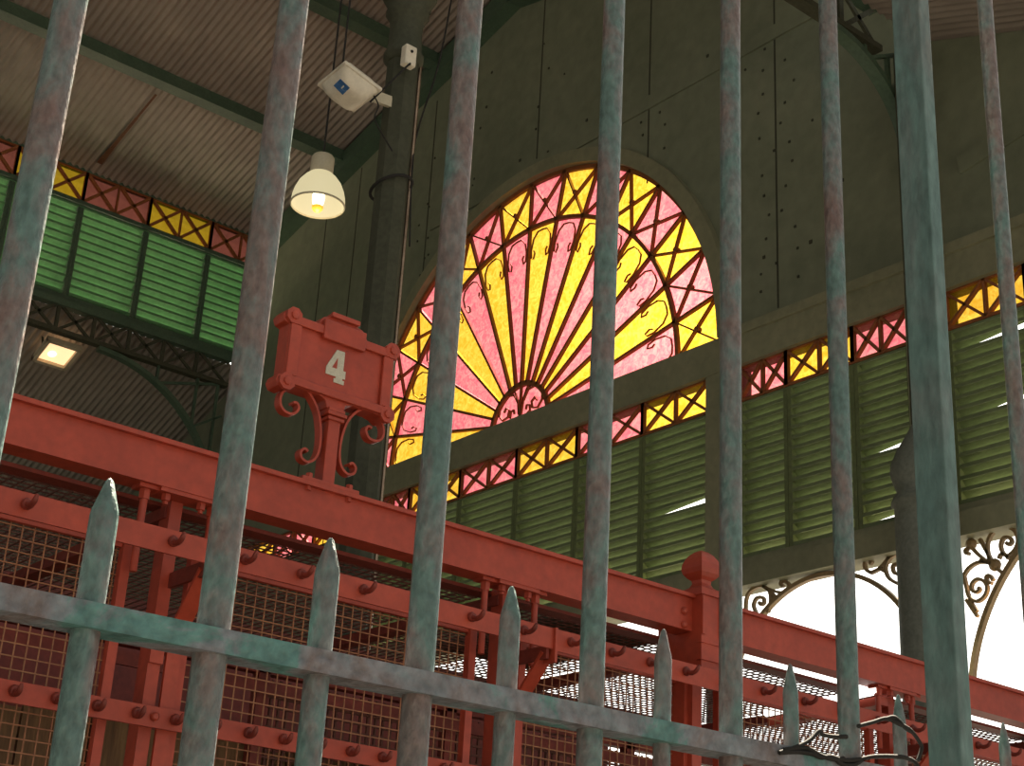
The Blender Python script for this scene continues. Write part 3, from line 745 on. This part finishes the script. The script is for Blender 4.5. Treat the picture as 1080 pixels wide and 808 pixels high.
# board partition at the rear of the stall, plank by plank pattern in one mesh
bd = MB(); x_ = X0; 
while x_ < 5.7:
    w_ = random.uniform(.14,.22); bd.bb(x_, x_+w_-.012, YB+.07+random.uniform(0,.01), YB+.10, 0, 1.6+.185*YB+random.uniform(-.02,.02)); x_ += w_
bd.bb(X0, 5.7, YB+.1005, YB+.13, 1.6+.10*YB, 1.6+.12*YB); bd.bb(X0, 5.7, YB+.1005, YB+.12, 1.6+.16*YB, 1.6+.168*YB)
tag(bd.build('board_partition', M['wood']), 'brown board partition at the rear of the red stall', 'partition')
bd2 = MB(); bd2.bb(X0, 6.7, YB+.9, YB+.95, 0, 1.6+.27*YB)
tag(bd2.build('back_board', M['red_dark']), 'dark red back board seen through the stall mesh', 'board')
sp = MB(); sp.bb(xP[1]+.42, xP[FIN]-.1, YS+.26, YS+1.15, ZB+.005, ZB+.02)
tag(sp.build('roof_sheet', M['iron']), 'dark sheet lying on the stall roof before the finial post', 'sheet')

# ---- glowing tube drawn for a bright band between red stall members
ta = onX(808, 752, 5.9); tb_ = onX(926, 728, 5.9)
t = thing('bright_tube', 'glowing white tube set inside the red stall near the wire', 'lamp', (ta+tb_)/2)
MB().tube([ta, tb_], .020, 10).build('tube', M['tube'], t)
MB().bar(ta+Vector((.04,0,-.045)), tb_+Vector((.04,0,-.045)), .06, .04).build('batten', M['red'], t)

# ---- number sign on the beam
SX = onY(346, 505, YS+.01).x; SY = YS+.005; SZ = ZT
t = thing('number_sign', 'red iron number sign reading 4 on scrolled post atop the beam', 'sign', (SX, SY, SZ))
pl0 = .4634*YS+1.6; pl1 = .5222*YS+1.6; hx = .226; cx = SX-.004
def P2(u, z, o=0): return Vector((cx+u, SY+o, z))
zm = (pl0+pl1)/2; hz = (pl1-pl0)/2
out_ = [(-hx,-hz+.035),(-hx-.022,-hz+.028),(-hx-.030,-hz+.005),(-hx-.018,-hz-.016),(-hx+.012,-hz-.020),(-hx+.034,-hz-.006),(-hx+.06,-hz),
        (-.075,-hz),(-.045,-hz-.01),(-.035,-hz-.04),(.035,-hz-.04),(.045,-hz-.01),(.075,-hz),
        (hx-.06,-hz),(hx-.034,-hz-.006),(hx-.012,-hz-.020),(hx+.018,-hz-.016),(hx+.030,-hz+.005),(hx+.022,-hz+.028),(hx,-hz+.035),
        (hx,hz-.035),(hx+.022,hz-.028),(hx+.030,hz-.005),(hx+.018,hz+.016),(hx-.012,hz+.020),(hx-.034,hz+.006),(hx-.06,hz),
        (.115,hz),(.095,hz+.030),(.085,hz+.042),(.062,hz+.046),(.058,hz+.064),(-.058,hz+.064),(-.062,hz+.046),(-.085,hz+.042),(-.095,hz+.030),(-.115,hz),
        (-hx+.06,hz),(-hx+.034,hz+.006),(-hx+.012,hz+.020),(-hx-.018,hz+.016),(-hx-.030,hz-.005),(-hx-.022,hz-.028),(-hx,hz-.035)]
pq = MB(); pq.prism([P2(u, zm+w_, .0) for u, w_ in out_], (0,.075,0))
plq = pq.build('plaque', M['red'], t, .004)
rim = MB(); e = .045
rim.bb(cx-hx, cx-hx+e, SY-.015, SY, pl0+.0318, pl1-.034); rim.bb(cx+hx-e, cx+hx, SY-.015, SY, pl0+.0318, pl1-.034)
rim.bb(cx-hx, cx+hx, SY-.016, SY, pl1-e*.75, pl1); rim.bb(cx-hx, cx+hx, SY-.016, SY, pl0, pl0+e*.7)
rim.bb(cx-.092, cx+.092, SY-.021, SY-.001, pl1-.050, pl1+.026); rim.bb(cx-.062, cx+.062, SY-.018, SY, pl1+.045, pl1+.065)
rim.build('raised_rim', M['red'], plq, .004)
for sx in (-1,1):
    for sz in (-1,1):
        MB().lathe((cx+sx*(hx-.008), SY, zm+sz*(hz-.004)), [(.033,.0),(.033,-.017),(.017,-.0175),(.015,-.024),(.006,-.026)], 8, axis=(0,1,0), smooth=False, start=PI/8).build('corner_boss', M['red'], plq)
# numeral 4
nz0 = zm-.068; nh = .128; nx = cx-.018
def nq(pts):
    return [Vector((nx+u*nh*.62, SY-.004, nz0+w_*nh)) for u, w_ in pts]
nm = MB()
nm.prism(nq([(-.02,1.0),(.42,1.0),(.42,.42),(.56,.42),(.56,.18),(.42,.18),(.42,.12),(.52,.12),(.52,0),(-.04,0),(-.04,.12),(.06,.12),(.06,.18),(-.50,.18),(-.50,.40)]), (0,.004,0))
nmo = nm.build('numeral', M['numeral'], plq); nmo['label'] = 'white painted numeral 4'
hl = MB(); hl.prism([p+Vector((0,-.001,0)) for p in nq([(.06,.76),(.06,.42),(-.20,.42)])], (0,.004,0)); hl.build('numeral_counter', M['red'], plq)
# stem
st = MB(); st.bb(SX-.025, SX+.025, SY-.0, SY+.06, SZ, pl0-.03)
for zz, e in ((pl0-.075,.010),(pl0-.058,.016),(pl0-.042,.010)): st.bb(SX-.025-e, SX+.025+e, SY-e-.001, SY+.061+e, zz-.007, zz+.007)
st.build('stem', M['red'], t, .003)
bp_ = MB(); bp_.bb(SX-.12, SX+.12, SY-.022, SY+.08, SZ, SZ+.016); bpo = bp_.build('base_plate', M['red'], t, .003)
for sx in (-.085, .085):
    MB().lathe((SX+sx, SY-.006, SZ+.016), [(.014,0),(.014,.014),(.009,.018)], 6, smooth=False).build('bolt', M['red'], bpo)
    MB().lathe((SX+sx, SY-.006, SZ-.016), [(.012,0),(.012,-.014)], 6, smooth=False).build('bolt', M['red'], bpo)
pts = [(183,192),(207,197),(216,230),(185,262),(133,247),(104,200),(113,140),(158,100),(215,93),(272,128),(312,190),(340,270),(350,380),(340,480),(312,538),(270,555),(234,530),(230,490),(254,474),(272,492)]
wp = [onY(280+a/5.77, 390+b/5.77, SY) for a, b in pts]
for sgn in (1,-1):
    q = [Vector((SX+sgn*(p.x-SX), SY+.03, p.z)) for p in wp]
    th = cat_rom(q, 5)
    MB().ribbon(th, .009, (0,.035,0)).build('scroll', M['red'], t)

# ================================================================ iron fence in front
fence_o = thing('iron_fence', 'weathered teal iron fence of tall round bars and spiked pickets', 'fence', fence(.2, -1.6/FD))
talls = [(-.07,.0240),(.11,.0243),(.2885,.0246),(.4705,.0243),(.6455,.0233),(.8160,.0215),(.9760,.0212),(1.1300,.0206),(1.4280,.0186),(1.585,.018),(1.74,.018)]
for s_, dia in talls:
    r = dia*FD/2; b = fence(s_, 0); 
    MB().tube([(b.x,b.y,.05),(b.x,b.y,2.0),(b.x,b.y,3.2),(b.x,b.y,4.4)], r, 28).build('bar', M['bar'], fence_o)
picks = [(.018,.0202,.344),(.199,.0202,.3425),(.3785,.0200,.3415),(.5572,.0190,.339),(.7290,.0172,.337),(.8950,.0152,.333),(1.0520,.0142,.330),(1.2020,.0132,.326),(1.3645,.0118,.324),(1.51,.0115,.322)]
for s_, dia, zt_ in picks:
    r = dia*FD/2; b = fence(s_, 0); top = 1.6+zt_*FD
    MB().tube([(b.x,b.y,.05),(b.x,b.y,2.0),(b.x,b.y,top-.050),(b.x,b.y,top-.042),(b.x,b.y,top-.004),(b.x,b.y,top)], [r,r,r,r*.93,r*.30,r*.12], 24).build('picket', M['bar'], fence_o)
def rail(z0, z1, dep=.036):
    rl = MB(); A = fence(-.3, 0); B = fence(1.25, 0); z = (z0+z1)/2
    mid = FN*0
    rl.bar(Vector((A.x,A.y,z))+mid, Vector((B.x,B.y,z))+mid, dep, z1-z0)
    C = fence(1.30, 0); D = fence(1.9, 0)
    rl.bar(Vector((C.x,C.y,z)), Vector((D.x,D.y,z)), dep, z1-z0)
    return rl
rail(1.6+.2335*FD, 1.6+.2508*FD, .052).build('rail', M['rail'], fence_o)
rail(.25,.28, .045).build('rail', M['rail'], fence_o)
rail(4.15,4.18, .045).build('rail', M['rail'], fence_o)
# square post: near face plane through the measured edge
e0 = fence(1.2945, 0); wS, wN = .036, .075
pm = MB(); c = e0 + FS*(wS/2) + FN*(wN/2)
pm.box((c.x, c.y, 2.2), (wS, wN, 4.4), (FS, FN, UZ)); pm.build('square_post', M['post'], fence_o, .003)
# ---- wire tied round the fence
def wp_(L, r=.0030, o=-.03):
    out = []
    for k, (px, py) in enumerate(L):
        v = ray(px, py); out.append(EYE + v*((FD+o)/v.dot(FN)))
    return cat_rom(out, 6)
tw = MB()
for L in ([(822,794),(842,787),(855,780),(864,771),(868,775),(880,777),(893,777)], [(822,794),(840,793),(856,795),(866,799),(876,798),(890,802),(906,801),(922,798),(944,798),(958,800),(966,805),(970,812)],
          [(905,766),(920,762),(935,758),(947,763),(960,770),(970,783),(972,790),(968,802)], [(880,800),(888,806),(900,807),(909,802)], [(826,791),(850,789),(866,797),(880,801),(890,800)], [(935,758),(944,757),(955,768),(962,772)]):
    q = wp_(L); tw.tube(q, .0038, 6)
tag(tw.build('tie_wire', M['cable']), 'dark twisted wire tied round the bars near the square fence post', 'wire')

# ================================================================ light
w = bpy.data.worlds.new('sky'); SC.world = w; w.use_nodes = True
nt = w.node_tree; nt.nodes.clear()
wo = nt.nodes.new('ShaderNodeOutputWorld'); bg = nt.nodes.new('ShaderNodeBackground')
tc = nt.nodes.new('ShaderNodeTexCoord')
gdir = ray(722, 335).normalized()
def vdot(vec):
    d = nt.nodes.new('ShaderNodeVectorMath'); d.operation = 'DOT_PRODUCT'
    nt.links.new(tc.outputs['Generated'], d.inputs[0]); d.inputs[1].default_value = vec
    return d.outputs['Value']
def mth(op, a, b=None, c=None, clamp=False):
    m = nt.nodes.new('ShaderNodeMath'); m.operation = op; m.use_clamp = clamp
    for k, v in enumerate((a, b, c)):
        if v is None: continue
        if isinstance(v, (int, float)): m.inputs[k].default_value = v
        else: nt.links.new(v, m.inputs[k])
    return m.outputs[0]
dt = vdot(gdir)
broad = nt.nodes.new('ShaderNodeMapRange'); broad.interpolation_type = 'SMOOTHSTEP'
broad.inputs[1].default_value = .55; broad.inputs[2].default_value = .93; broad.inputs[3].default_value = 0; broad.inputs[4].default_value = 1
nt.links.new(dt, broad.inputs[0])
halo = mth('POWER', mth('MAXIMUM', dt, 0.0), 320.0)
def colmul(col, fac):
    v = nt.nodes.new('ShaderNodeVectorMath'); v.operation = 'SCALE'; v.inputs[0].default_value = col
    if isinstance(fac, (int, float)): v.inputs['Scale'].default_value = fac
    else: nt.links.new(fac, v.inputs['Scale'])
    return v.outputs[0]
def vadd(a, b):
    v = nt.nodes.new('ShaderNodeVectorMath'); v.operation = 'ADD'; nt.links.new(a, v.inputs[0]); nt.links.new(b, v.inputs[1]); return v.outputs[0]
SKY_BACK, SKY_STREET, SKY_FRONT, SKY_HALO = .215, .29, 2.45, 4.2
st_ = nt.nodes.new('ShaderNodeMapRange'); st_.interpolation_type = 'SMOOTHSTEP'
st_.inputs[1].default_value = .1; st_.inputs[2].default_value = .9; st_.inputs[3].default_value = 0; st_.inputs[4].default_value = 1
nt.links.new(vdot(Vector((.25,-1,.35)).normalized()), st_.inputs[0])
tot = vadd(vadd(vadd(colmul((.98,1.0,.96), SKY_BACK), colmul((.98,1.0,.97), mth('MULTIPLY', st_.outputs[0], SKY_STREET))), colmul((1.0,.97,.90), mth('MULTIPLY', broad.outputs[0], SKY_FRONT))), colmul((1.0,.93,.72), mth('MULTIPLY', halo, SKY_HALO)))
nt.links.new(tot, bg.inputs[0]); bg.inputs[1].default_value = 1.0
nt.links.new(bg.outputs[0], wo.inputs[0])

def sun(az_px, elev, energy, col):
    v = ray(az_px, 404); az = math.atan2(v.y, v.x); e = math.radians(elev)
    d = Vector((math.cos(az)*math.cos(e), math.sin(az)*math.cos(e), math.sin(e)))
    L = bpy.data.lights.new('sun', 'SUN'); L.energy = energy; L.color = col; L.angle = math.radians(.6)
    o = bpy.data.objects.new('sun', L); COL.objects.link(o); o.rotation_mode = 'QUATERNION'
    o.rotation_quaternion = (-d).to_track_quat('-Z', 'Y'); o.location = d*30
sun(835, 58, 55.0, (1.0,.87,.68))
pl = bpy.data.lights.new('pendant_glow', 'POINT'); pl.energy = 4; pl.color = (1,.8,.5); pl.shadow_soft_size = .08
o = bpy.data.objects.new('pendant_glow', pl); COL.objects.link(o); o.location = lc+Vector((0,0,-.1))

# ================================================================ camera
cam = bpy.data.cameras.new('camera'); co = bpy.data.objects.new('camera', cam); COL.objects.link(co)
cam.sensor_fit = 'HORIZONTAL'; cam.sensor_width = 36; cam.lens = FPX*36/1080; cam.clip_start = .05; cam.clip_end = 300
m = Matrix.Identity(4)
for i in range(3):
    m[i][0] = CR[i]; m[i][1] = CU[i]; m[i][2] = -CD[i]; m[i][3] = EYE[i]
co.matrix_world = m
SC.camera = co
SC.view_settings.view_transform = 'Standard'
SC.view_settings.look = 'None'
SC.view_settings.exposure = 0.0
